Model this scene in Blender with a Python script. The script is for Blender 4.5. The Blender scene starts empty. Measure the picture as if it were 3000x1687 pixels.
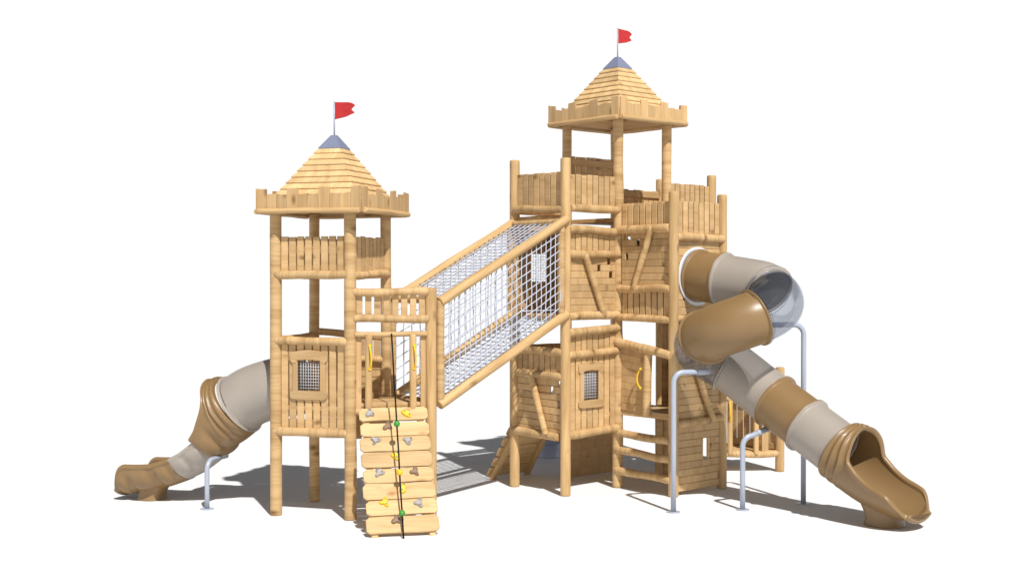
import bpy, math, random
from mathutils import Vector, Matrix, noise
random.seed(7)
SC = bpy.context.scene
COL = SC.collection
R = math.radians
V3 = Vector

def nz(x, y=0.0, z=0.0):
    return noise.noise(V3((x, y, z)))

# ------------------------------------------------------------------ materials
def new_mat(name):
    m = bpy.data.materials.new(name); m.use_nodes = True
    nt = m.node_tree; nt.nodes.clear()
    out = nt.nodes.new('ShaderNodeOutputMaterial')
    return m, nt, out

def N(nt, t, **kw):
    n = nt.nodes.new(t)
    for k, v in kw.items():
        setattr(n, k, v)
    return n

def wood(name, light, dark, knot, rough=0.62, streak=26.0, bump=0.25, knots=1.0):
    m, nt, out = new_mat(name); L = nt.links.new
    b = N(nt, 'ShaderNodeBsdfPrincipled'); L(b.outputs[0], out.inputs[0])
    b.inputs['Roughness'].default_value = rough
    b.inputs['Specular IOR Level'].default_value = 0.3
    uv = N(nt, 'ShaderNodeUVMap')
    # gentle distortion so that the grain wanders
    n0 = N(nt, 'ShaderNodeTexNoise'); n0.inputs['Scale'].default_value = 2.2; n0.inputs['Detail'].default_value = 2
    L(uv.outputs[0], n0.inputs['Vector'])
    sub = N(nt, 'ShaderNodeVectorMath', operation='SUBTRACT'); L(n0.outputs['Color'], sub.inputs[0]); sub.inputs[1].default_value = (.5, .5, .5)
    scl = N(nt, 'ShaderNodeVectorMath', operation='MULTIPLY'); L(sub.outputs[0], scl.inputs[0]); scl.inputs[1].default_value = (0, .09, 0)
    add = N(nt, 'ShaderNodeVectorMath', operation='ADD'); L(uv.outputs[0], add.inputs[0]); L(scl.outputs[0], add.inputs[1])
    mp = N(nt, 'ShaderNodeMapping'); mp.inputs['Scale'].default_value = (1.6, streak, 1); L(add.outputs[0], mp.inputs[0])
    g = N(nt, 'ShaderNodeTexNoise'); g.inputs['Scale'].default_value = 1.0; g.inputs['Detail'].default_value = 5; g.inputs['Roughness'].default_value = .62
    L(mp.outputs[0], g.inputs['Vector'])
    mp2 = N(nt, 'ShaderNodeMapping'); mp2.inputs['Scale'].default_value = (.9, 7, 1); L(add.outputs[0], mp2.inputs[0])
    g2 = N(nt, 'ShaderNodeTexNoise'); g2.inputs['Scale'].default_value = 1.0; g2.inputs['Detail'].default_value = 3
    L(mp2.outputs[0], g2.inputs['Vector'])
    mixg = N(nt, 'ShaderNodeMath', operation='MULTIPLY_ADD'); L(g2.outputs['Fac'], mixg.inputs[0]); mixg.inputs[1].default_value = .55; 
    half = N(nt, 'ShaderNodeMath', operation='MULTIPLY'); L(g.outputs['Fac'], half.inputs[0]); half.inputs[1].default_value = .45
    L(half.outputs[0], mixg.inputs[2])
    cr = N(nt, 'ShaderNodeValToRGB'); cr.color_ramp.elements[0].position = .38; cr.color_ramp.elements[1].position = .58
    cr.color_ramp.elements[0].color = (*dark, 1); cr.color_ramp.elements[1].color = (*light, 1)
    L(mixg.outputs[0], cr.inputs[0])
    # knots
    mk = N(nt, 'ShaderNodeMapping'); mk.inputs['Scale'].default_value = (2.6, 5.2, 1); L(add.outputs[0], mk.inputs[0])
    vo = N(nt, 'ShaderNodeTexVoronoi'); vo.inputs['Scale'].default_value = 1.0; vo.inputs['Randomness'].default_value = 1.0; L(mk.outputs[0], vo.inputs['Vector'])
    kr = N(nt, 'ShaderNodeValToRGB'); kr.color_ramp.elements[0].position = .03; kr.color_ramp.elements[1].position = .25
    kr.color_ramp.elements[0].color = (1, 1, 1, 1); kr.color_ramp.elements[1].color = (0, 0, 0, 1)
    L(vo.outputs['Distance'], kr.inputs[0])
    sep = N(nt, 'ShaderNodeSeparateColor'); L(vo.outputs['Color'], sep.inputs[0])
    gate = N(nt, 'ShaderNodeMath', operation='GREATER_THAN'); L(sep.outputs[0], gate.inputs[0]); gate.inputs[1].default_value = .5
    kf = N(nt, 'ShaderNodeMath', operation='MULTIPLY'); L(kr.outputs[0], kf.inputs[0]); L(gate.outputs[0], kf.inputs[1])
    kf2 = N(nt, 'ShaderNodeMath', operation='MULTIPLY'); L(kf.outputs[0], kf2.inputs[0]); kf2.inputs[1].default_value = .95 * knots
    mk2 = N(nt, 'ShaderNodeMix', data_type='RGBA'); L(kf2.outputs[0], mk2.inputs['Factor']); L(cr.outputs[0], mk2.inputs['A']); mk2.inputs['B'].default_value = (*knot, 1)
    # plank-to-plank tint
    at = N(nt, 'ShaderNodeAttribute', attribute_name='tint')
    oi = N(nt, 'ShaderNodeObjectInfo')
    t1 = N(nt, 'ShaderNodeMath', operation='MULTIPLY_ADD'); L(at.outputs['Fac'], t1.inputs[0]); t1.inputs[1].default_value = .24; t1.inputs[2].default_value = .84
    t2 = N(nt, 'ShaderNodeMath', operation='MULTIPLY_ADD'); L(oi.outputs['Random'], t2.inputs[0]); t2.inputs[1].default_value = .12; t2.inputs[2].default_value = .94
    t3 = N(nt, 'ShaderNodeMath', operation='MULTIPLY'); L(t1.outputs[0], t3.inputs[0]); L(t2.outputs[0], t3.inputs[1])
    vm = N(nt, 'ShaderNodeVectorMath', operation='SCALE'); L(mk2.outputs['Result'], vm.inputs[0]); L(t3.outputs[0], vm.inputs['Scale'])
    L(vm.outputs[0], b.inputs['Base Color'])
    bp = N(nt, 'ShaderNodeBump'); bp.inputs['Strength'].default_value = bump; bp.inputs['Distance'].default_value = .006
    L(mixg.outputs[0], bp.inputs['Height']); L(bp.outputs[0], b.inputs['Normal'])
    return m

def plastic(name, col, rough=.35, spec=.5, bump=0.0, var=.06):
    m, nt, out = new_mat(name); L = nt.links.new
    b = N(nt, 'ShaderNodeBsdfPrincipled'); L(b.outputs[0], out.inputs[0])
    tc = N(nt, 'ShaderNodeTexCoord')
    n = N(nt, 'ShaderNodeTexNoise'); n.inputs['Scale'].default_value = 3.0; n.inputs['Detail'].default_value = 6; L(tc.outputs['Object'], n.inputs['Vector'])
    mx = N(nt, 'ShaderNodeMix', data_type='RGBA'); L(n.outputs['Fac'], mx.inputs['Factor'])
    mx.inputs['A'].default_value = (*[c * (1 - var) for c in col], 1); mx.inputs['B'].default_value = (*[min(1, c * (1 + var)) for c in col], 1)
    L(mx.outputs['Result'], b.inputs['Base Color'])
    n2 = N(nt, 'ShaderNodeTexNoise'); n2.inputs['Scale'].default_value = 60; n2.inputs['Detail'].default_value = 3; L(tc.outputs['Object'], n2.inputs['Vector'])
    rr = N(nt, 'ShaderNodeMath', operation='MULTIPLY_ADD'); L(n2.outputs['Fac'], rr.inputs[0]); rr.inputs[1].default_value = .16; rr.inputs[2].default_value = rough - .08
    L(rr.outputs[0], b.inputs['Roughness'])
    b.inputs['Specular IOR Level'].default_value = spec
    if bump:
        bp = N(nt, 'ShaderNodeBump'); bp.inputs['Strength'].default_value = bump; bp.inputs['Distance'].default_value = .003
        L(n2.outputs['Fac'], bp.inputs['Height']); L(bp.outputs[0], b.inputs['Normal'])
    return m

def clear_plastic(name):
    m, nt, out = new_mat(name); L = nt.links.new
    tr = N(nt, 'ShaderNodeBsdfTransparent'); tr.inputs[0].default_value = (.88, .892, .912, 1)
    gl = N(nt, 'ShaderNodeBsdfGlossy'); gl.inputs['Roughness'].default_value = .2; gl.inputs['Color'].default_value = (.55, .58, .64, 1)
    df = N(nt, 'ShaderNodeBsdfDiffuse'); df.inputs['Color'].default_value = (.30, .33, .40, 1)
    fr = N(nt, 'ShaderNodeFresnel'); fr.inputs['IOR'].default_value = 1.18
    a = N(nt, 'ShaderNodeMixShader'); a.inputs[0].default_value = .07; L(tr.outputs[0], a.inputs[1]); L(df.outputs[0], a.inputs[2])
    b = N(nt, 'ShaderNodeMixShader'); fm = N(nt, 'ShaderNodeMath', operation='MULTIPLY'); L(fr.outputs[0], fm.inputs[0]); fm.inputs[1].default_value = .3; L(fm.outputs[0], b.inputs[0]); L(a.outputs[0], b.inputs[1]); L(gl.outputs[0], b.inputs[2])
    L(b.outputs[0], out.inputs[0])
    return m

def ground_mat():
    m, nt, out = new_mat('white_ground'); L = nt.links.new
    b = N(nt, 'ShaderNodeBsdfPrincipled'); L(b.outputs[0], out.inputs[0])
    b.inputs['Roughness'].default_value = .9; b.inputs['Specular IOR Level'].default_value = .1
    tc = N(nt, 'ShaderNodeTexCoord')
    n = N(nt, 'ShaderNodeTexNoise'); n.inputs['Scale'].default_value = 40; n.inputs['Detail'].default_value = 8; L(tc.outputs['Object'], n.inputs['Vector'])
    mx = N(nt, 'ShaderNodeMix', data_type='RGBA'); L(n.outputs['Fac'], mx.inputs['Factor'])
    mx.inputs['A'].default_value = (.765, .775, .79, 1); mx.inputs['B'].default_value = (.795, .805, .82, 1)
    L(mx.outputs['Result'], b.inputs['Base Color'])
    return m

LIGHT = (.610, .410, .200); DARK = (.410, .248, .104); KNOT = (.18, .085, .028)
M = dict(
    wood=wood('pine_cross_grain', LIGHT, DARK, KNOT),
    post=wood('pine_long_grain', (.610, .408, .195), (.450, .280, .120), KNOT, streak=20, knots=.7),
    plank=wood('pine_plank', (.585, .392, .195), (.465, .293, .130), KNOT, bump=.18),
    ramp=wood('pine_ramp_plank', (.640, .440, .220), (.505, .325, .145), (.36, .17, .05), streak=22, bump=.12),
    roof=wood('pine_shingle', (.730, .505, .255), (.580, .375, .172), KNOT, streak=14, bump=.12, knots=.5),
    brown=plastic('tan_plastic', (.246, .151, .064), .38),
    grey=plastic('beige_grey_plastic', (.350, .308, .265), .40, bump=.05),
    steel=plastic('painted_steel', (.37, .41, .49), .32),
    cap=plastic('blue_grey_metal', (.185, .207, .30), .5),
    flag=plastic('red_cloth', (.47, .033, .035), .8, .2),
    rope=plastic('pale_blue_rope', (.50, .53, .62), .6, .3),
    wire=plastic('pale_wire', (.66, .67, .70), .4),
    black=plastic('black_rope', (.006, .006, .006), .7, .2),
    yellow=plastic('yellow_plastic', (.80, .50, .012), .35),
    green=plastic('green_plastic', (.045, .27, .035), .35),
    hold_grey=plastic('grey_hold', (.34, .32, .31), .6, bump=.3),
    hold_brown=plastic('brown_hold', (.24, .15, .09), .6, bump=.3),
    hold_yellow=plastic('yellow_hold', (.80, .53, .015), .5, bump=.2),
    bolt=plastic('dark_bolt', (.05, .045, .04), .5),
    pale=plastic('pale_blue_plastic', (.42, .47, .62), .4),
    clear=clear_plastic('clear_plastic'),
    ground=ground_mat(),
)

# ------------------------------------------------------------------ mesh builder
class MB:
    def __init__(s):
        s.v = []; s.f = []; s.uv = []; s.t = []; s.sm = []; s.mi = []
    def face(s, idx, uvs, tint, smooth=False, mi=0):
        s.f.append(tuple(idx)); s.uv.append(uvs); s.t.append(tint); s.sm.append(smooth); s.mi.append(mi)
    def box(s, o, ax, ay, az, hx, hy, hz, c=.004, cross=False, tint=None, mi=0):
        """chamfered box; ax is the length direction"""
        o = V3(o); ax = V3(ax).normalized(); ay = V3(ay).normalized(); az = V3(az).normalized()
        tint = random.random() if tint is None else tint
        ou, ov = random.uniform(-40, 40), random.uniform(-40, 40)
        c = min(c, hx * .45, hy * .45, hz * .45)
        h = (hx, hy, hz); idx = {}; loc = {}
        for sx in (-1, 1):
            for sy in (-1, 1):
                for sz in (-1, 1):
                    for a in range(3):
                        p = [sx * hx, sy * hy, sz * hz]
                        sg = (sx, sy, sz)
                        for k in range(3):
                            if k != a: p[k] -= sg[k] * c
                        idx[(sx, sy, sz, a)] = len(s.v); loc[len(s.v)] = p
                        s.v.append(o + ax * p[0] + ay * p[1] + az * p[2])
        def add(keys):
            ids = [idx[k] for k in keys]
            P = [V3(loc[i]) for i in ids]
            cen = sum(P, V3()) / len(P)
            nrm = (P[1] - P[0]).cross(P[2] - P[0])
            if nrm.dot(cen) < 0: ids.reverse()
            # right-handedness of the frame
            if ax.cross(ay).dot(az) < 0: ids.reverse()
            uvs = []
            for i in ids:
                q = loc[i]; u, w = q[0] + ou, q[1] + q[2] + ov
                uvs.append((w, u) if cross else (u, w))
            s.face(ids, uvs, tint, False, mi)
        for a in range(3):
            b, d = [k for k in range(3) if k != a]
            for sg in (-1, 1):
                ks = []
                for sb, sd in ((-1, -1), (1, -1), (1, 1), (-1, 1)):
                    t = [0, 0, 0]; t[a] = sg; t[b] = sb; t[d] = sd
                    ks.append((*t, a))
                add(ks)
        for a, b in ((0, 1), (0, 2), (1, 2)):
            d = 3 - a - b
            for sa in (-1, 1):
                for sb in (-1, 1):
                    def k(sd, f):
                        t = [0, 0, 0]; t[a] = sa; t[b] = sb; t[d] = sd
                        return (*t, f)
                    add([k(-1, a), k(1, a), k(1, b), k(-1, b)])
        for sx in (-1, 1):
            for sy in (-1, 1):
                for sz in (-1, 1):
                    add([(sx, sy, sz, 0), (sx, sy, sz, 1), (sx, sy, sz, 2)])
    def rings(s, rings, uvr, tint, closed=True, smooth=True, cap0=True, cap1=True, mi=0):
        """rings: list of lists of points (same length)"""
        n = len(rings[0]); base = len(s.v)
        for r in rings: s.v.extend([V3(p) for p in r])
        m = n if closed else n - 1
        for i in range(len(rings) - 1):
            for j in range(m):
                k = (j + 1) % n
                a, b, c, d = base + i * n + j, base + i * n + k, base + (i + 1) * n + k, base + (i + 1) * n + j
                s.face((a, b, c, d), (uvr(i, j), uvr(i, j + 1), uvr(i + 1, j + 1), uvr(i + 1, j)), tint, smooth, mi)
        if cap0: s.face([base + j for j in range(n)][::-1], [uvr(0, j) for j in range(n)][::-1], tint, False, mi)
        if cap1:
            q = base + (len(rings) - 1) * n
            s.face([q + j for j in range(n)], [uvr(len(rings) - 1, j) for j in range(n)], tint, False, mi)
    def log(s, p0, p1, r, amp=.06, seed=None, cross=True, seg=14, bow=None, chamf=.018, freq=3.0, r1=None, tint=None):
        p0 = V3(p0); p1 = V3(p1); d = (p1 - p0); Ln = d.length; d.normalize()
        seed = random.uniform(0, 500) if seed is None else seed
        a = d.orthogonal().normalized(); b = d.cross(a)
        tint = random.random() * .6 + .2 if tint is None else tint
        ou, ov = random.uniform(-40, 40), random.uniform(-40, 40)
        n = max(3, int(Ln / .06)); ts = [0, chamf * .35, chamf] + [chamf + (Ln - 2 * chamf) * i / n for i in range(1, n)] + [Ln - chamf, Ln - chamf * .35, Ln]
        bow = (amp * r * .9) if bow is None else bow
        R_ = []
        for i, t in enumerate(ts):
            rr = (r + ((r1 or r) - r) * t / Ln) * (1 + amp * 1.3 * nz(t * freq, seed))
            if i in (0, len(ts) - 1): rr -= chamf * .8
            if i in (1, len(ts) - 2): rr -= chamf * .25
            c = p0 + d * t + a * bow * 1.6 * nz(t * freq * .7, seed + 9) + b * bow * 1.6 * nz(t * freq * .7, seed + 19)
            ring = []
            for j in range(seg):
                th = 2 * math.pi * j / seg
                q = rr * (1 + amp * .35 * nz(t * freq * 1.3, math.cos(th) * 1.1 + seed, math.sin(th) * 1.1))
                ring.append(c + (a * math.cos(th) + b * math.sin(th)) * q)
            R_.append(ring)
        def uvr(i, j):
            u, w = ts[i] + ou, j / seg * 6.283 * r + ov
            return (w, u) if cross else (u, w)
        s.rings(R_, uvr, tint)
    def tube(s, pts, r, seg=8, cap=True, mi=0, tint=.5):
        pts = [V3(p) for p in pts]; R_ = []; prev = None
        for i, p in enumerate(pts):
            t = (pts[min(i + 1, len(pts) - 1)] - pts[max(i - 1, 0)]).normalized()
            if prev is None: a = t.orthogonal().normalized()
            else:
                a = prev - t * prev.dot(t); a.normalize()
            prev = a; b = t.cross(a)
            R_.append([p + (a * math.cos(2 * math.pi * j / seg) + b * math.sin(2 * math.pi * j / seg)) * r for j in range(seg)])
        s.rings(R_, lambda i, j: (i * .1, j * .05), tint, cap0=cap, cap1=cap, mi=mi)
    def prism(s, outline, o, ax, ay, h, c=.005, cross=False, tint=None, mi=0, smooth=False):
        """outline in (ax, ay), counter-clockwise seen from ax x ay; thickness 2h centred on o"""
        o = V3(o); ax = V3(ax).normalized(); ay = V3(ay).normalized(); az = ax.cross(ay)
        tint = random.random() if tint is None else tint
        ou, ov = random.uniform(-40, 40), random.uniform(-40, 40)
        cx = sum(p[0] for p in outline) / len(outline); cy = sum(p[1] for p in outline) / len(outline)
        def ring(z, ins):
            out = []
            for x, y in outline:
                dx, dy = cx - x, cy - y; l = math.hypot(dx, dy) or 1
                out.append(o + ax * (x + dx / l * ins) + ay * (y + dy / l * ins) + az * z)
            return out
        rs = [ring(-h, c), ring(-h + c, 0), ring(h - c, 0), ring(h, c)]
        zz = [-h, -h, h, h]
        def uvr(i, j):
            x, y = outline[j % len(outline)]
            u, w = x + ou, y + zz[i] * .3 + ov
            return (w, u) if cross else (u, w)
        s.rings(rs, uvr, tint, smooth=smooth, mi=mi)
    def build(s, name, mats, parent=None, label=None):
        if not isinstance(mats, (list, tuple)): mats = [mats]
        xs = [p.x for p in s.v]; ys = [p.y for p in s.v]; zs = [p.z for p in s.v]
        c = V3(((min(xs) + max(xs)) / 2, (min(ys) + max(ys)) / 2, (min(zs) + max(zs)) / 2))
        me = bpy.data.meshes.new(name)
        me.from_pydata([p - c for p in s.v], [], s.f)
        ul = me.uv_layers.new(name='UVMap')
        flat = [x for uvs in s.uv for q in uvs for x in q]
        ul.data.foreach_set('uv', flat)
        at = me.attributes.new('tint', 'FLOAT', 'FACE'); at.data.foreach_set('value', s.t)
        me.polygons.foreach_set('use_smooth', s.sm); me.polygons.foreach_set('material_index', s.mi)
        for m in mats: me.materials.append(m)
        me.update()
        ob = bpy.data.objects.new(name, me); COL.objects.link(ob)
        if parent is not None:
            ob.parent = parent; ob.location = c - WORLD[parent.name]
        else: ob.location = c
        WORLD[ob.name] = c
        if label: ob['label'] = label
        return ob
WORLD = {}

def thing(name, label, cat, loc, group=None):
    o = bpy.data.objects.new(name, None); COL.objects.link(o); o.location = loc; o.empty_display_size = .2
    o['label'] = label; o['category'] = cat
    if group: o['group'] = group
    WORLD[o.name] = V3(loc)
    return o
def tag(o, label, cat, group=None):
    o['label'] = label; o['category'] = cat
    if group: o['group'] = group

# ------------------------------------------------------------------ plan of the place (metres)
A_ = 1.1
def dr(deg): return V3((math.cos(R(deg)), math.sin(R(deg)), 0))
ANG = 41.911
u = dr(ANG) * A_; v = dr(ANG + 90) * A_
pC = V3((1.5941, 19.2283, 0)); pR = pC + u; pL = pC + v; pK = pC + u + v
pB = pC - u; pA = pC - u + v; pD = pC - v; pE = pC - v + u; pRu = pC + 2 * u; pRuv = pRu + v
pF = pRu + A_ * dr(ANG - 30) + V3((.06, -.12, 0)); pT = pRu + A_ * dr(ANG + 30)
p5 = pB - 2.1865 * u; p2 = p5 - A_ * dr(ANG - 30); lu = A_ * dr(ANG - 60); lv = A_ * dr(ANG + 30)
p1 = p2 - lu; p4 = p2 + lv; p3 = p1 + lv
p5 = p5 - .058 * dr(ANG - 30); p2 = p2 - .022 * dr(ANG - 60); p1 = p1 - .008 * dr(ANG - 60)
UP = V3((0, 0, 1))
PR = .073

class Face:
    def __init__(s, P, Q):
        s.P = P; s.Q = Q; s.d = (Q - P).normalized(); s.n = V3((s.d.y, -s.d.x, 0)); s.L = (Q - P).length
    def pt(s, x, z, off=0): return s.P + s.d * x + s.n * off + UP * z

def rail(par, F, z0, z1=None, off=.025, r=.055, x0=.02, x1=None, amp=.14, seed=None, cross=True, name='rail', bow=None):
    z1 = z0 if z1 is None else z1; x1 = F.L - .02 if x1 is None else x1
    b = MB(); b.log(F.pt(x0, z0, off), F.pt(x1, z1, off), r, amp=amp, cross=cross, seed=seed, freq=2.6, bow=(.016 if bow is None else bow))
    return b.build(name, M['wood'] if cross else M['post'], par)

def post(par, p, z1, r=PR, amp=.02, cross=False, z0=0, name='post', bow=None, freq=1.6, seed=None):
    b = MB(); b.log(V3((p.x, p.y, z0)), V3((p.x, p.y, z1)), r, amp=amp, cross=cross, seg=18, chamf=.02, bow=bow, freq=freq, seed=seed)
    return b.build(name, M['wood'] if cross else M['post'], par)

def planks(par, F, x0, x1, z0, z1, n, off=.0, gap=.018, z1b=None, z0b=None, jit=.008, win=None, name='plank_panel', batten=True, th=.014, batz=None):
    """vertical boards; win=(xa, xb, za, zb) leaves a window opening"""
    b = MB(); pitch = (x1 - x0) / n; w = (pitch - gap) / 2
    for i in range(n):
        xc = x0 + pitch * (i + .5); f = (i + .5) / n
        top = z1 + ((z1b if z1b is not None else z1) - z1) * f + random.uniform(-jit, jit)
        bot = z0 + ((z0b if z0b is not None else z0) - z0) * f
        spans = [(bot, top)]
        if win and xc + w > win[0] + .005 and xc - w < win[1] - .005:
            spans = [(bot, win[2]), (win[3], top)]
        t = random.random()
        for q0, q1 in spans:
            tw = random.uniform(-.01, .01)
            b.box(F.pt(xc, (q0 + q1) / 2, off), UP + F.d * tw, F.d, F.n, (q1 - q0) / 2, w * random.uniform(.96, 1.0), th, cross=True, tint=t)
    if batten:
        for zz in (batz or (max(z1, z1b or z1) - .11, z0 + .07)):
            b.box(F.pt((x0 + x1) / 2, zz, off - th - .016), F.d, UP, F.n, (x1 - x0) / 2, .05, .014, cross=False)
    return b.build(name, M['plank'], par)

def clad(par, F, x0, x1, z0, z1, n, off=0.0, holes=(), z0b=None, z1b=None, name='plank_wall', th=.014):
    """horizontal boards with V joints; holes = (row from top, x, width[, rows])"""
    b = MB(); z0b = z0 if z0b is None else z0b; z1b = z1 if z1b is None else z1b
    for i in range(n):
        def zat(k, e): 
            t, bo = (z1, z0) if e == 0 else (z1b, z0b)
            return t + (bo - t) * k / n
        segs = [(x0, x1)]
        for hh in holes:
            rows = hh[3] if len(hh) > 3 else 1
            if hh[0] <= i < hh[0] + rows:
                ns = []
                for a, c in segs:
                    if a < hh[1] < c: ns += [(a, hh[1]), (hh[1] + hh[2], c)]
                    else: ns.append((a, c))
                segs = ns
        t = random.random()
        for a, c in segs:
            fa = (a - x0) / (x1 - x0); fc = (c - x0) / (x1 - x0)
            za = (zat(i, 0) + zat(i + 1, 0)) / 2 * (1 - fa) + (zat(i, 1) + zat(i + 1, 1)) / 2 * fa
            zc = (zat(i, 0) + zat(i + 1, 0)) / 2 * (1 - fc) + (zat(i, 1) + zat(i + 1, 1)) / 2 * fc
            hgt = abs(zat(i, 0) - zat(i + 1, 0)) / 2
            P = F.pt(a, za, off); Q = F.pt(c, zc, off); ax = (Q - P).normalized(); ay = F.n.cross(ax)
            b.box((P + Q) / 2, ax, ay, F.n, (Q - P).length / 2, hgt - .0015, th, c=.008, cross=True, tint=t)
            if i < n - 1:
                b.box((P + Q) / 2 - ay * hgt - F.n * (th + .004), ax, ay, F.n, (Q - P).length / 2, .012, .003, c=.001, tint=.2)
    return b.build(name, M['plank'], par)

def window(panel, F, xa, xb, za, zb, off):
    """shaped board frame and wire mesh round an opening xa..xb, za..zb"""
    b = MB(); fw = .072; o = off + .026
    for x in (xa - fw / 2, xb + fw / 2):
        b.box(F.pt(x, (za + zb) / 2, o), UP, F.d, F.n, (zb - za) / 2 + .01, fw / 2, .012, c=.004)
    # arched head board with notched ends
    W = (xb - xa) / 2 + fw + .035; xc = (xa + xb) / 2
    top = []
    ol = [(-W + .03, -.035), (-W + .085, -.035), (-W + .09, 0)]
    for i in range(9):
        t = -1 + 2 * i / 8; ol.append((t * (W - .11), .012 * (1 - t * t)))
    ol += [(W - .09, 0), (W - .085, -.035), (W - .03, -.035), (W, .0), (W, .085), (W - .03, .112)]
    for i in range(7):
        t = 1 - 2 * i / 6; ol.append((t * (W - .08), .115 + .02 * (1 - t * t)))
    ol += [(-W + .03, .112), (-W, .085), (-W, 0)]
    b.prism(ol, F.pt(xc, zb + .005, o + .004), F.d, UP, .014, c=.003, cross=False)
    ol = []
    for i in range(40):
        th = 2 * math.pi * i / 40; cs, sn = math.cos(th), math.sin(th)
        ol.append((math.copysign(abs(cs) ** .35, cs) * W, math.copysign(abs(sn) ** .5, sn) * .058))
    b.prism(ol, F.pt(xc, za - .05, o + .006), F.d, UP, .015, c=.003)
    b.build('window_frame', M['plank'], panel)
    w = MB(); n = max(5, round((xb - xa) / .036)); m = max(6, round((zb - za) / .042))
    for i in range(1, n):
        x = xa + (xb - xa) * i / n; w.tube([F.pt(x, za - .01, off + .004), F.pt(x, zb + .01, off + .004)], .0034, 5)
    for i in range(1, m):
        z = za + (zb - za) * i / m; w.tube([F.pt(xa - .01, z, off), F.pt(xb + .01, z, off)], .0034, 5)
    w.build('wire_mesh', M['wire'], panel)

def deck(par, poly, z, name='deck', dirv=None, th=.03):
    """floor boards over a convex polygon, drawn as one prism plus plank grooves on top"""
    b = MB(); c = sum(poly, V3()) / len(poly)
    ax = V3((1, 0, 0)); ay = V3((0, 1, 0))
    b.prism([(p.x - c.x, p.y - c.y) for p in poly], V3((c.x, c.y, z - th)), ax, ay, th, c=.006)
    return b.build(name, M['plank'], par)

def brace(par, F, xa, za, xb, zb, off=.07, r=.052):
    b = MB(); b.log(F.pt(xa, za, off), F.pt(xb, zb, off), r, amp=.08, r1=r * .86, freq=3, bow=.008, chamf=.006)
    return b.build('brace', M['wood'], par)

def grip(par, base, out, side, z0, z1, r=.0125):
    """D shaped handle: base point on the post surface, pointing along out"""
    b = MB(); pts = []
    H = (z1 - z0)
    for i in range(17):
        t = i / 16; k = math.sin(math.pi * t) ** .55 if 0 < t < 1 else 0
        pts.append(base + UP * (z0 + H * t) + out * (-.005 + .062 * k) + side * .004 * math.sin(5 * t))
    b.tube(pts, r, 10)
    for zz in (z0, z1):
        b.tube([base + UP * zz + out * -.01, base + UP * zz + out * .008, base + UP * zz + out * .016], .021, 12)
    return b.build('grip_handle', M['yellow'], par)

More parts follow.
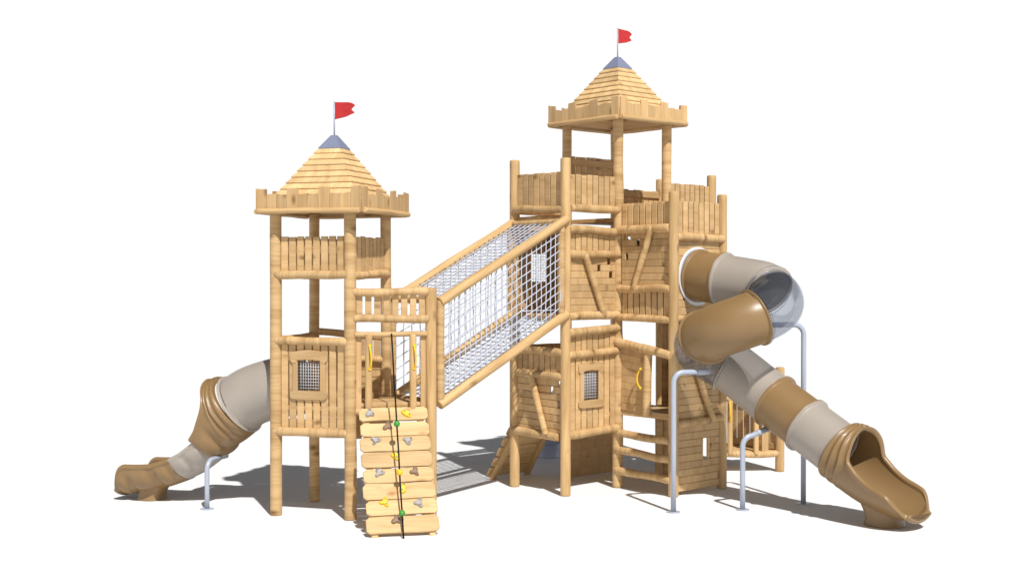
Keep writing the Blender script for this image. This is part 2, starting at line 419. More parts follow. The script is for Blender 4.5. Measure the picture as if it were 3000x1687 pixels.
# ------------------------------------------------------------------ roofs
def roof(par, c, du, dv, zc):
    """pyramid roof with rows of boards, battlement and eave rails; zc = eave rail height"""
    du = du.normalized(); dv = dv.normalized(); hb = .767
    def cor(h, z): return [c + du * (a * h) + dv * (b_ * h) + UP * z for a, b_ in ((-1, -1), (1, -1), (1, 1), (-1, 1))]
    ztop, zbot, htop, hbot, n = zc + .89, zc + .06, .135, .685, 10
    b = MB()
    def hz(t): return htop + (hbot - htop) * t, ztop + (zbot - ztop) * t
    for i in range(n):
        h0, z0 = hz(i / n); h1, z1 = hz((i + 1) / n)
        h1 += .021; h0 -= .006; z0 += .004
        lo = cor(h1, z1); hi = cor(h0, z0); li = cor(h1 - .045, z1 + .012); lt = cor(h1 - .004, z1 - .010)
        for k in range(4):
            q = (k + 1) % 4; base = len(b.v); t = random.random()
            b.v.extend([lo[k], lo[q], hi[q], hi[k], lt[k], lt[q], li[k], li[q]])
            W = (lo[k] - lo[q]).length; g = random.uniform(-30, 30); w0 = (hi[k] - hi[q]).length; sk = random.uniform(-.25, .25)
            b.face((base, base + 1, base + 2, base + 3), ((g, -W / 2), (g, W / 2), (g + .14, w0 / 2 + sk * .14), (g + .14, -w0 / 2 + sk * .14)), t)
            b.face((base + 4, base + 5, base + 1, base), ((g, -W / 2), (g, W / 2), (g + .02, W / 2), (g + .02, -W / 2)), t)
            b.face((base + 6, base + 7, base + 5, base + 4), ((g, -W / 2), (g, W / 2), (g + .02, W / 2), (g + .02, -W / 2)), t)
    # inside faces, board by board
    for i in range(n):
        h0, z0 = hz(i / n); h1, z1 = hz((i + 1) / n); lo = cor(h1 - .03, z1 - .03); hi = cor(h0 - .018, z0 - .03)
        for k in range(4):
            q = (k + 1) % 4; base = len(b.v); b.v.extend([lo[k], lo[q], hi[q], hi[k]]); g = random.uniform(-30, 30)
            b.face((base + 3, base + 2, base + 1, base), ((g, 0), (g, 1), (g + .14, 1), (g + .14, 0)), random.random())
    rf = b.build('roof', M['roof'], par)
    # metal cap
    b = MB(); ring = [cor(.162, zc + .865), cor(.162, zc + .877), cor(.035, zc + 1.055)]
    b.rings(ring, lambda i, j: (i, j), .5, smooth=False)
    b.build('roof_cap', M['cap'], rf)
    # rafters under the eave
    for k in range(4):
        P, Q = cor(.70, zc + .02)[k], cor(.70, zc + .02)[(k + 1) % 4]
        b = MB(); d = (Q - P).normalized(); b.box((P + Q) / 2, d, UP, d.cross(UP), .70, .045, .02)
        # sloping lining boards
        b.box((P + Q) / 2 + d.cross(UP) * -.12 + UP * .06, d, (d.cross(UP) * -1 + UP * .75), d.cross(d.cross(UP) * -1 + UP * .75), .56, .1, .01)
        b.build('eave_beam', M['plank'], par)
    # battlement boards and eave rails on each side
    for k in range(4):
        P, Q = cor(hb, 0)[k], cor(hb, 0)[(k + 1) % 4]; F = Face(P, Q)
        b = MB(); m = 10; pat = 'TLLTLLTLLT'; W = F.L + .0; x = 0
        ws = [.115 if ch == 'T' else .105 for ch in pat]; sc = W / sum(ws)
        if k % 2: W2 = W
        for i, ch in enumerate(pat):
            w = ws[i] * sc; h0 = zc - .02
            h = zc + (.295 if ch == 'T' else .215) + random.uniform(-.012, .012); sl = random.uniform(-.02, .02) if ch == 'L' else random.uniform(-.008, .008)
            g = .0015
            xa, xb = x + g - W / 2, x + w - g - W / 2
            if i == 0: xa += .012
            if i == m - 1: xb -= .012
            b.prism([(xa, h0), (xb, h0), (xb, h + sl), (xa, h - sl)], F.pt(W / 2, 0, .0), F.d, UP, .012, c=.002, cross=True)
            x += w
        b.build('battlement', M['plank'], par)
        b = MB(); b.log(F.pt(.028, zc, .016), F.pt(F.L - .028, zc, .016), .036, amp=.07, bow=.006, cross=False, chamf=.012)
        b.build('eave_rail', M['post'], par)
    return rf

def flag(c, zc, ang, label):
    z0 = zc + 1.045
    t = thing('flag', label, 'flag', (c.x, c.y, z0), 'red flags on the roofs')
    b = MB(); b.tube([V3((c.x, c.y, z0 - .02)), V3((c.x, c.y, z0 + .468))], .011, 10)
    b.build('flagpole', M['steel'], t)
    d = dr(ang); s = V3((-d.y, d.x, 0)); b = MB(); n, m = 14, 20
    def P(i, j, o):
        x = i / n; y = j / m
        Lx = .272 + .022 * math.cos(2 * math.pi * (y - .80) / .56) + .012 * y
        zz = z0 + .225 + .235 * y + (.045 * (1 - y) ** 2) * x - .012 * x * y - .018 * x ** 8 * max(0, 2 * y - 1) ** 4 + .02 * x ** 8 * max(0, 1 - 2 * y) ** 4
        return V3((c.x, c.y, 0)) + d * (.008 + x * Lx) + s * (.012 * math.sin(x * 5.2) * x + o) + UP * zz
    base = 0
    for o, fl in ((.0015, 0), (-.0015, 1)):
        base = len(b.v)
        for i in range(n + 1):
            for j in range(m + 1): b.v.append(P(i, j, o))
        for i in range(n):
            for j in range(m):
                q = [base + i * (m + 1) + j, base + (i + 1) * (m + 1) + j, base + (i + 1) * (m + 1) + j + 1, base + i * (m + 1) + j + 1]
                b.face(q if fl else q[::-1], [(i * .02, j * .02)] * 4, .5, True)
    # close the border
    N1 = (n + 1) * (m + 1); bd = [i * (m + 1) for i in range(n + 1)] + [n * (m + 1) + j for j in range(1, m + 1)] + [i * (m + 1) + m for i in range(n - 1, -1, -1)] + [j for j in range(m - 1, 0, -1)]
    for k in range(len(bd)):
        a, q = bd[k], bd[(k + 1) % len(bd)]
        b.face((a, q, q + N1, a + N1), [(0, 0)] * 4, .5)
    b.build('flag_cloth', M['flag'], t)

# ================================================================== LEFT TOWER
cL = (p1 + p4) / 2 + V3((.035, 0, 0)); ZL = 4.035
TW = thing('log_tower', 'pine log tower with the lower roof, on four tall posts beside the plank climbing ramp', 'play tower', (cL.x, cL.y, 0))
for k, p in enumerate((p1, p2, p3, p4)):
    post(TW, p, ZL + .03, r=.079 if k < 2 else .073, amp=.045 if k == 1 else .03, cross=True, bow=.006, freq=1.3 if k else .9)
post(TW, p5, 3.03, r=.074, amp=.02)
roof(TW, cL, lu, lv, ZL)
F12, F24, F31, F43 = Face(p1, p2), Face(p2, p4), Face(p3, p1), Face(p4, p3)
for F in (F12, F24, F31, F43):
    planks(TW, F, .075, F.L - .075, 3.235, 3.705, 8, off=.0, gap=.02, batz=(3.53, 3.28))
    rail(TW, F, 3.205, off=.03, r=.055, x0=-.02 if F is not F12 else .0, x1=F.L + .0)
pn = planks(TW, F12, .075, F12.L - .075, 1.17, 2.30, 8, off=.0, gap=.02, win=(.335, .662, 1.665, 2.07), batz=(2.24, 1.24))
window(pn, F12, .335, .662, 1.665, 2.07, .0)
rail(TW, F12, 2.325, off=.035, r=.055, amp=.12)
rail(TW, F12, 1.13, off=.035, r=.058, x0=-.03, amp=.12)
rail(TW, F43, 2.33, 2.40, off=.02, r=.05)
rail(TW, F43, 2.02, off=-.03, r=.05)
clad(TW, F43, .07, F43.L - .07, 1.2, 2.0, 8)
planks(TW, F43, .075, F43.L - .075, 2.04, 2.30, 8, batten=False)
rail(TW, F43, 1.13, off=.02, r=.055)
rail(TW, F31, 2.33, off=.02, r=.05)
rail(TW, F31, 1.13, off=.02, r=.055)
planks(TW, F31, .06, .19, 1.18, 2.28, 1, batten=False)
planks(TW, F31, .91, 1.04, 1.18, 2.28, 1, batten=False)
planks(TW, F31, .21, .89, 2.04, 2.28, 5, batten=False)
rail(TW, F24, 1.40, off=-.01, r=.05, cross=True)
rail(TW, Face(p4, p5), 1.40, off=.0, r=.05)
deck(TW, [p1, p2, p4, p3], 1.47)
deck(TW, [p2, p5, p4], 1.52, name='entrance_deck', th=.025)
F25 = Face(p2, p5)
rail(TW, F25, 2.972, off=.03, r=.054, x0=.03, x1=F25.L - .03, amp=.12)
planks(TW, F25, .06, F25.L - .06, 2.64, 2.94, 8, off=.0, gap=.035, batten=False)
rail(TW, F25, 2.625, off=.03, r=.054, x0=.03, x1=F25.L - .03, amp=.12)
rail(TW, F25, 2.427, off=.045, r=.035, x0=.05, x1=F25.L - .05, amp=.05, cross=False)
rail(TW, F25, 1.41, off=.0, r=.05)
for x in (.232, .812):
    b = MB(); b.log(F25.pt(x, 1.44, .085), F25.pt(x, 2.425, .085), .047, amp=.04, cross=False, seg=14)
    e = b.build('entrance_post', M['post'], TW)
    grip(e, F25.pt(x + .01, 0, .128), (F25.n + F25.d * .25).normalized(), F25.d, 1.98, 2.28)
for x in (.105, F25.L - .10):
    b = MB(); b.box(F25.pt(x, 1.92, .0), UP, F25.d, F25.n, .47, .04, .014); b.build('side_board', M['plank'], TW)
planks(TW, F25, .08, .6, 1.02, 1.34, 5, off=-.3, batten=False, name='skirt_panel')
flag(cL, ZL, ANG - 60, 'red flag with scalloped fly edge on the lower roof, over the plank ramp tower')

# ================================================================== CASTLE
cM = (pC + pK) / 2 + V3((.015, 0, 0)); ZM = 5.545
CS = thing('play_castle', 'large pine log castle with three storeys and the taller battlemented roof', 'play castle', (cM.x, cM.y, 0))
post(CS, pC, ZM + .03, r=.080, amp=.085, cross=True, bow=.014, freq=1.9, seed=31.0)
for p in (pL, pR, pK): post(CS, p, ZM + .03, r=.076, amp=.03, cross=True, bow=.006)
for p, zz in ((pA, 4.93), (pB, 4.89)): post(CS, p, zz, r=.076)
for p in (pD, pE): post(CS, p, 4.40, r=.075)
for p in (pRu, pRuv): post(CS, p, 4.81, r=.075)
post(CS, pF, 1.70, r=.074)
post(CS, pT, 1.70, r=.074)
roof(CS, cM, u, v, ZM)
FAB, FBC, FCD, FDE = Face(pA, pB), Face(pB, pC), Face(pC, pD), Face(pD, pE)
FAL, FLK, FER = Face(pL, pA), Face(pK, pL), Face(pE, pR)
FRU, FKV, FUV = Face(pR, pRu), Face(pRuv, pK), Face(pRu, pRuv)
a0, a1 = .07, A_ - .07
# upper rails and planks
planks(CS, FAB, a0, a1, 4.20, 4.70, 8, gap=.014, batz=(4.6, 4.26))
rail(CS, FAB, 4.165, 4.165, off=.035, r=.058, x0=.03, amp=.13)
rail(CS, FAB, 4.03, 4.02, off=-.05, r=.05)
planks(CS, FBC, a0, a1, 4.20, 4.665, 8, gap=.016, batz=(4.55, 4.26))
rail(CS, FBC, 4.165, off=.035, r=.06, x0=.06, amp=.12)
planks(CS, FAL, a0, a1, 4.20, 4.70, 8, batz=(4.6, 4.26))
rail(CS, FAL, 4.165)
# middle storey of the left bay
rail(CS, FBC, 3.85, off=.035, r=.06, amp=.12)
planks(CS, FBC, a0, a1, 3.54, 3.80, 8, gap=.018, batten=False)
rail(CS, FBC, 3.50, off=.035, r=.057, amp=.12)
clad(CS, FBC, a0, a1, 2.66, 3.45, 8, holes=((0, .86, .07), (1, .65, .07), (2, .90, .075)))
brace(CS, FBC, .33, 3.50, .735, 2.60)
rail(CS, FBC, 2.605, off=.035, r=.058, amp=.12)
wp = planks(CS, FAL, a0, a1, 2.66, 3.90, 7, win=(.42, .74, 3.09, 3.52), gap=.012, batz=(3.85, 2.72))
window(wp, FAL, .42, .74, 3.09, 3.52, .0)
rail(CS, FAL, 3.93); rail(CS, FAL, 2.6)
rail(CS, FAB, 2.58, off=-.02, r=.05)
# lower storey of the left bay
rail(CS, FBC, 2.36, 2.40, off=.035, r=.062, amp=.13)
planks(CS, FBC, a0, a1, 2.09, 2.34, 8, gap=.018, batten=False)
rail(CS, FBC, 2.04, 2.06, off=.035, r=.057, amp=.12)
pn = planks(CS, FBC, a0, a1, .93, 2.01, 8, gap=.018, win=(.345, .655, 1.355, 1.785), batz=(1.96, 1.0))
window(pn, FBC, .345, .655, 1.355, 1.785, .0)
rail(CS, FBC, .87, .90, off=.035, r=.06, amp=.13)
rail(CS, FAB, 2.085, 2.07, off=.035, r=.062, x0=.08, amp=.13)
planks(CS, FAB, a0, a1, 1.74, 2.04, 8, gap=.016, batten=False)
rail(CS, FAB, 1.735, 1.72, off=.035, r=.06, x0=.1, amp=.13)
clad(CS, FAB, a0, a1, .87, 1.68, 8, z0b=.84, holes=((0, .955, .07), (1, .79, .06), (3, .955, .07)))
brace(CS, FAB, .42, 1.73, .76, .86)
rail(CS, FAB, .86, .83, off=.035, r=.062, x0=.02, x1=1.0, amp=.15)
rail(CS, FAL, 2.08); rail(CS, FAL, .88)
# back wall of the main tower
planks(CS, FLK, a0, a1, 4.28, 5.07, 8, batz=(4.97, 4.34)); rail(CS, FLK, 4.27, off=.03)
planks(CS, FLK, a0, a1, 1.16, 2.28, 8, gap=.006); rail(CS, FLK, 2.29, 2.25, r=.05)
clad(CS, FLK, a0, a1, .01, 1.12, 8)
planks(CS, FLK, a0, a1, 2.65, 3.85, 8, gap=.006)
# right bay, face with the ladder
planks(CS, FCD, a0 + .02, a1, 3.91, 4.265, 8, gap=.018, batten=False)
rail(CS, FCD, 3.875, 3.885, off=.035, r=.064, x1=1.07, amp=.12)
clad(CS, FCD, a0 + .02, a1, 3.02, 3.83, 8, holes=((0, .2, .06), (1, .385, .06), (3, .165, .05)))
brace(CS, FCD, .745, 3.90, .385, 3.0)
rail(CS, FCD, 2.99, off=.035, r=.06, amp=.12)
planks(CS, FCD, a0 + .02, a1, 2.60, 2.95, 8, gap=.02, batten=False)
rail(CS, FCD, 2.57, 2.55, off=.03, r=.052, amp=.1)
rail(CS, FCD, 2.20, 2.05, off=.05, r=.066, x0=-.02, x1=1.1, amp=.1, bow=.02)
clad(CS, FCD, .07, .60, 1.18, 2.13, 9, z1b=2.06)
b = MB(); b.log(FCD.pt(.60, 1.13, .05), FCD.pt(.655, 2.08, .05), .062, amp=.06, cross=True, bow=.022, freq=1.6)
dl = b.build('door_post', M['wood'], CS)
grip(dl, FCD.pt(.56, 0, .105), (-FCD.d * .9 + FCD.n * .35).normalized(), FCD.n, 1.54, 1.82, r=.013)
for z, zz in ((.83, .80), (.575, .545), (.27, .235)):
    rail(CS, FCD, z, zz, off=.04, r=.058, x0=.0, x1=1.08, amp=.12, name='ladder_rung')
b = MB(); b.box(FCD.pt(A_ / 2, 1.14, -.02), FCD.d, UP, FCD.n, A_ / 2 - .06, .04, .02); b.build('deck_edge_board', M['plank'], CS)
# right bay, slide face
planks(CS, FDE, a0, a1, 3.80, 4.265, 8, gap=.018, batten=False)
rail(CS, FDE, 3.745, off=.035, r=.06, amp=.12)
SLX, SLZ = .50, 3.18
b = MB()
FD = clad(CS, FDE, a0, a1, 2.62, 3.69, 10, holes=((2, .2, .6, 6),))
rail(CS, FDE, 2.565, off=.035, r=.056)
rail(CS, FDE, 2.06, off=.035, r=.058)
clad(CS, FDE, a0, a1, 1.11, 2.02, 9)
brace(CS, FDE, .42, 1.86, .80, 1.06)
rail(CS, FDE, 1.05, 1.07, off=.035, r=.06, amp=.13)
clad(CS, FDE, a0, a1, .06, 1.01, 9, holes=((2, .655, .17, 3),))
planks(CS, Face(pR, pC), a0, a1, 2.64, 3.73, 8, gap=.004)
# right bay, hidden back wall, back bay
planks(CS, FER, a0, a1, .93, 1.13, 8, gap=.012, batten=False)
planks(CS, Face(pR, pC), .08, .25, .02, 1.12, 1, gap=.004, batten=False)
planks(CS, FER, a0, a1, 1.16, 2.55, 7, gap=.008)
planks(CS, FER, a0, a1, 2.65, 3.75, 8, gap=.008)
planks(CS, FER, a0, a1, 3.86, 4.27, 8)
planks(CS, FRU, a0, a1, 3.95, 4.635, 8, gap=.018); rail(CS, FRU, 3.92, off=.03)
planks(CS, FRU, a0, a1, 2.65, 3.8, 8, gap=.008)
planks(CS, FKV, a0, a1, 4.05, 4.60, 8, gap=.016, batz=(4.53, 4.12)); rail(CS, FKV, 4.0)
planks(CS, FUV, a0, a1, 3.95, 4.62, 8); rail(CS, FUV, 3.92, off=.03)
planks(CS, FUV, a0, a1, 2.65, 3.8, 8)
for poly, zz in (([pA, pB, pC, pL], (1.15, 2.60, 3.86)), ([pC, pD, pE, pR], (1.185, 2.58, 3.84)), ([pL, pC, pR, pK], (1.15, 2.60, 4.06)), ([pK, pR, pRu, pRuv], (1.0, 2.60, 3.9))):
    for z in zz:
        if poly[0] is pL and z == 2.60: continue
        deck(CS, poly, z)
# low entrance frame at the back right
FRF = Face(pRu, pF)
rail(CS, FRF, .29, off=.02, r=.055, amp=.08)
deck(CS, [pRu, pF, pT], .34, name='entrance_deck', th=.02)
rail(CS, FRF, 1.52, off=.02, r=.052)
rail(CS, FRF, 1.2, off=.02, r=.04, amp=.05)
planks(CS, FRF, .1, 1.0, 1.24, 1.50, 7, batten=False)
for x in (.30, .73):
    b = MB(); b.log(FRF.pt(x, .29, .05), FRF.pt(x, 1.2, .05), .045, amp=.03, cross=False)
    e = b.build('entrance_post', M['post'], CS)
    grip(e, FRF.pt(x - .01, 0, .09), (FRF.n - FRF.d * .3).normalized(), FRF.d, .86, 1.14)
for x, hw in ((.14, .045), (.89, .055)):
    b = MB(); b.box(FRF.pt(x, .75, .01), UP, FRF.d, FRF.n, .45, hw, .014); b.build('side_board', M['plank'], CS)
FTF = Face(pF, pT)
planks(CS, FTF, a0, a1, .34, 1.2, 7, gap=.02); rail(CS, FTF, .29); rail(CS, FTF, 1.25)
flag(cM, ZM, ANG, 'red flag on the taller roof, the topmost thing in the picture')

# ================================================================== NET BRIDGE
slope = 1.112 / 2.24
BR = thing('net_bridge', 'sloping log framed rope net bridge joining the low tower to the castle', 'net bridge', ((p4 + p5) / 2 + (pA + pB) / 2) / 2)
FN = Face(p5, pB); FF = Face(p4, pA); Lb = FN.L
def zt(x): return 2.80 + slope * x
def zb(x): return 1.43 + slope * x
for F, off in ((FN, .055), (FF, -.0)):
    for fz, nm in ((zt, 'top_rail'), (zb, 'bottom_rail')):
        b = MB(); x0, x1 = .10, Lb - .02
        b.log(F.pt(x0, fz(x0), off), F.pt(x1, fz(x1), off), .068, amp=.035, cross=False, bow=.012, freq=1.2, seg=16)
        b.build(nm, M['post'], BR)
    for x in (.13, Lb - .12):
        b = MB(); b.log(F.pt(x, zb(x) - .0, off - .02), F.pt(x, zt(x) + .0, off - .02), .056, amp=.06, cross=True)
        b.build('upright', M['wood'], BR)
for x in (.13, Lb - .12):
    for fz in (zt, zb):
        b = MB(); b.log(FN.pt(x, fz(x), .03), FF.pt(x, fz(x), 0), .05, amp=.05, cross=True); b.build('cross_rail', M['wood'], BR)
def net(P, nu, nv, name, r=.0082, sag=.016):
    """P(s,t) maps the unit square to the panel"""
    b = MB(); sd = random.uniform(0, 99)
    def pp(s, t):
        q = P(s, t); return q + UP * (-sag * math.sin(math.pi * s) * math.sin(math.pi * t)) + V3((nz(s * 7, t * 7, sd), nz(s * 7, t * 7, sd + 5), nz(s * 7, t * 7, sd + 9))) * .012
    for i in range(nv + 1):
        b.tube([pp(k / 24, i / nv) for k in range(25)], r, 5)
    for j in range(nu + 1):
        b.tube([pp(j / nu, k / 10) for k in range(11)], r, 5)
    for i in range(nv + 1):
        for j in range(nu + 1):
            c = pp(j / nu, i / nv); base = len(b.v); k = r * 1.75
            b.v.extend([c + V3(q) * k for q in ((1, 0, 0), (-1, 0, 0), (0, 1, 0), (0, -1, 0), (0, 0, 1), (0, 0, -1))])
            for a, c1, d in ((0, 2, 4), (2, 1, 4), (1, 3, 4), (3, 0, 4), (2, 0, 5), (1, 2, 5), (3, 1, 5), (0, 3, 5)):
                b.face((base + a, base + c1, base + d), [(0, 0)] * 3, .5, True)
    return b.build(name, M['rope'], BR)
xs, xe = .17, Lb - .16
def side(F, off):
    return lambda s, t: F.pt(xs + (xe - xs) * s, zb(xs + (xe - xs) * s) + .04 + (zt(0) - zb(0) - .08) * t, off)
net(side(FN, .055), 23, 11, 'net_panel'); net(side(FF, 0), 15, 8, 'net_panel')
def flat(fz, dz):
    def f(s, t):
        x = xs + (xe - xs) * s; a = FN.pt(x, fz(x) + dz, .03); c = FF.pt(x, fz(x) + dz, 0); return a.lerp(c, .04 + .92 * t)
    return f
net(flat(zt, .0), 23, 9, 'net_panel'); net(flat(zb, .0), 23, 9, 'net_panel')

# ================================================================== CLIMBING RAMPS
def wavy_plank(b, o, ax, ay, hw, hh, th, seed, cross=False):
    ol = []; n = 22
    for i in range(n + 1):
        x = -1 + 2 * i / n; ol.append((x * hw, None))
    e = .05
    def edge(x, sg, sd):
        k = min(1, max(0, (hw - abs(x)) / e)); k = math.sqrt(max(0, 1 - (1 - k) ** 2))
        return sg * (hh * (.62 + .38 * k) + .011 * nz(x * 2.4, sd) * k)
    low = [(x, edge(x, -1, seed)) for x, _ in ol]; up = [(x, edge(x, 1, seed + 40)) for x, _ in ol][::-1]
    b.prism(low + up, o, ax, ay, th, c=.007, cross=cross)

nR = dr(ANG - 30 - 90); eR = dr(ANG - 30)
top = (p2 + p5) / 2 + eR * .042 + nR * .09 + UP * 1.47; bot = top + nR * 1.15 - UP * 1.47
wR = (bot - top).normalized(); nn = eR.cross(-wR)
if nn.z < 0: nn = -nn
RP = thing('climbing_ramp', 'steep ramp of eight wavy pine planks with grey, brown and yellow climbing holds', 'climbing ramp', (bot.x, bot.y, 0))
for x in (-.385, .325):
    b = MB(); P = top + eR * x - nn * .055; Q = P + wR * 1.855 + eR * .012
    b.box((P + Q) / 2, (Q - P), nn, eR, (Q - P).length / 2, .035, .04, c=.006); b.build('stringer', M['ramp'], RP)
HM = {'g': 'hold_grey', 'y': 'hold_yellow', 'b': 'hold_brown'}
HN = {'g': 'grey', 'y': 'yellow', 'b': 'brown'}
def hold(par, o, k, seed):
    b = MB(); rnd = random.Random(seed); ph = rnd.uniform(0, 6.28); n = 22; ax, ay = eR, -wR
    lob = rnd.choice((2, 3, 3)); str_ = rnd.uniform(.25, .4)
    def rad(th): return .052 * (1 + str_ * math.cos(lob * th + ph) + .16 * math.cos(th + ph * 2) + .06 * math.sin(5 * th))
    rs = []
    for z, s in ((0, 1), (.012, 1.03), (.024, .93), (.033, .72), (.037, .42), (.033, .18)):
        rs.append([o + ax * math.cos(2 * math.pi * i / n) * rad(2 * math.pi * i / n) * s + ay * math.sin(2 * math.pi * i / n) * rad(2 * math.pi * i / n) * s + nn * (z - .002) for i in range(n)])
    b.rings(rs, lambda i, j: (i * .01, j * .01), .5)
    for q in range(2):
        th = (math.pi * 2 * q / lob) - ph / lob; c = o + (ax * math.cos(th) + ay * math.sin(th)) * .036 + nn * .012
        b.tube([c, c + nn * .018, c + nn * .0225], .0125, 10, mi=1)
    b.build('climbing_hold', [M[HM[k]], M['bolt']], par, label=HN[k] + ' moulded climbing hold')
rows = [(.016, .204, -.475, .42), (.241, .438, -.469, .42), (.45, .661, -.486, .421), (.673, .892, -.483, .418), (.91, 1.114, -.471, .417), (1.126, 1.344, -.489, .42), (1.356, 1.564, -.463, .424), (1.581, 1.807, -.477, .424)]
holds = {0: (('g', -.329, .099), ('y', .144, .116)), 1: (('b', -.114, .304),), 2: (('g', -.294, .511), ('g', .134, .519)), 3: (('y', -.05, .735),), 4: (('g', -.277, .973), ('b', .174, .979)), 5: (('y', .012, 1.202),), 6: (('y', -.237, 1.396), ('g', .187, 1.421)), 7: (('b', -.10, 1.644),)}
for i, (w0, w1, xl, xr) in enumerate(rows):
    b = MB(); o = top + eR * ((xl + xr) / 2) + wR * ((w0 + w1) / 2); tl = R(random.uniform(-.8, .8) + .6)
    ax = eR * math.cos(tl) - wR * math.sin(tl) * 1; ay = nn.cross(ax)
    wavy_plank(b, o, ax, ay, (xr - xl) / 2, (w1 - w0) / 2, .018, i * 7.7)
    pl = b.build('ramp_plank', M['ramp'], RP)
    for q, (k, x, w) in enumerate(holds[i]):
        hold(pl, top + eR * x + wR * w + nn * .018, k, i * 10 + q + 3)
# rope with balls
ra = F25.pt(.530, 2.43, .085); rb = V3((-1.316, 15.47, .0)) 
RO = thing('climbing_rope', 'black climbing rope with green and yellow balls hanging down over the plank ramp', 'rope', (rb.x, rb.y, 0))
b = MB(); b.tube([ra.lerp(rb, k / 20) + V3((nz(k * .3) * .004, 0, 0)) for k in range(21)], .0105, 8); b.build('rope', M['black'], RO)
for z, k in ((1.318, 'green'), (.748, 'yellow'), (.285, 'green')):
    t = (ra.z - z) / ra.z; c = ra.lerp(rb, t); b = MB(); rs = []
    for i in range(1, 12):
        th = math.pi * i / 12; rs.append([c + V3((math.sin(th) * math.cos(q * math.pi / 9), math.sin(th) * math.sin(q * math.pi / 9), -math.cos(th))) * .041 for q in range(18)])
    b.rings(rs, lambda i, j: (i, j), .5); b.build('rope_ball', M[k], RO, label=k + ' ball threaded on the rope')

# rear ramp, on the left bay's hidden side
eB = u.normalized(); nB = v.normalized()
tB = (pA + pL) / 2 + nB * .08 + UP * 1.06; bB = tB + nB * .72 - UP * 1.06
RB = thing('climbing_ramp', 'short plank ramp seen from below, leaning on the castle behind its leftmost post', 'climbing ramp', (bB.x, bB.y, 0))
wB = (bB - tB).normalized(); nb = eB.cross(wB)
if nb.z < 0: nb = -nb
for x in (-.36, .36):
    b = MB(); P = tB + eB * x - nb * .055; Q = P + wB * 1.27
    b.box((P + Q) / 2, Q - P, nb, eB, (Q - P).length / 2, .035, .035); b.build('stringer', M['ramp'], RB)
for i in range(6):
    b = MB(); wavy_plank(b, tB + wB * (.1 + i * .205), eB, nb.cross(eB), .47, .092, .017, 50 + i * 3.3); b.build('ramp_plank', M['ramp'], RB)

# ================================================================== SLIDES
def spline(pts, n=10):
    P = [V3(p) for p in pts]; P = [P[0] * 2 - P[1]] + P + [P[-1] * 2 - P[-2]]; out = []
    for i in range(1, len(P) - 2):
        for k in range(n):
            t = k / n
            a, b, c, d = P[i - 1], P[i], P[i + 1], P[i + 2]
            out.append(.5 * ((2 * b) + (c - a) * t + (2 * a - 5 * b + 4 * c - d) * t * t + (3 * b - a - 3 * c + d) * t ** 3))
    out.append(P[-2]); return out
def frames(pts):
    fr = []
    for i in range(len(pts)):
        t = (pts[min(i + 1, len(pts) - 1)] - pts[max(i - 1, 0)]).normalized()
        s = t.cross(UP).normalized(); fr.append((t, s, s.cross(t)))
    return fr
def tube_section(par, pts, mat, r=.365, th=.012, name='tube_section', seg=40, label=None, fl0=True, fl1=True):
    fr = frames(pts); b = MB(); prof = []
    n = len(pts)
    def ring(i, rr, dt=0):
        t, s, w = fr[i]; c = pts[i] + t * dt
        return [c + (s * math.cos(2 * math.pi * j / seg) + w * math.sin(2 * math.pi * j / seg)) * rr for j in range(seg)]
    rs = []
    if fl0: rs += [ring(0, r - th), ring(0, r + .028), ring(0, r + .034, .006), ring(0, r + .034, .016), ring(0, r + .028, .022), ring(0, r + .004, .026), ring(0, r, .034)]
    else: rs += [ring(0, r - th), ring(0, r)]
    rs += [ring(i, r) for i in range(1, n - 1)]
    if fl1: rs += [ring(n - 1, r, -.034), ring(n - 1, r + .004, -.026), ring(n - 1, r + .028, -.022), ring(n - 1, r + .034, -.016), ring(n - 1, r + .034, -.006), ring(n - 1, r + .028), ring(n - 1, r - th)]
    else: rs += [ring(n - 1, r), ring(n - 1, r - th)]
    rs += [ring(i, r - th) for i in range(n - 2, 0, -1)]
    rs.append(rs[0])
    b.rings(rs, lambda i, j: (i * .05, j * .05), .5, cap0=False, cap1=False)
    return b.build(name, mat, par, label=label)
def interp(tab, x):
    if x <= tab[0][0]: return tab[0][1]
    for (a, p), (c, q) in zip(tab, tab[1:]):
        if x <= c:
            t = (x - a) / (c - a); t = t * t * (3 - 2 * t) if True else t
            return p + (q - p) * t
    return tab[-1][1]
def lin(tab, x):
    if x <= tab[0][0]: return tab[0][1]
    for (a, p), (c, q) in zip(tab, tab[1:]):
        if x <= c: return p + (q - p) * (x - a) / (c - a)
    return tab[-1][1]
def smooth_tab(tab, x, w):
    return sum(lin(tab, x + w * k) for k in (-1, -.5, 0, .5, 1)) / 5
def resample(pts, step):
    out = [pts[0]]; acc = 0
    for a, c in zip(pts, pts[1:]):
        L_ = (c - a).length; d = step - acc
        while d <= L_:
            out.append(a.lerp(c, d / L_)); d += step
        acc = L_ - (d - step)
    if (out[-1] - pts[-1]).length > step * .3: out.append(pts[-1])
    return out
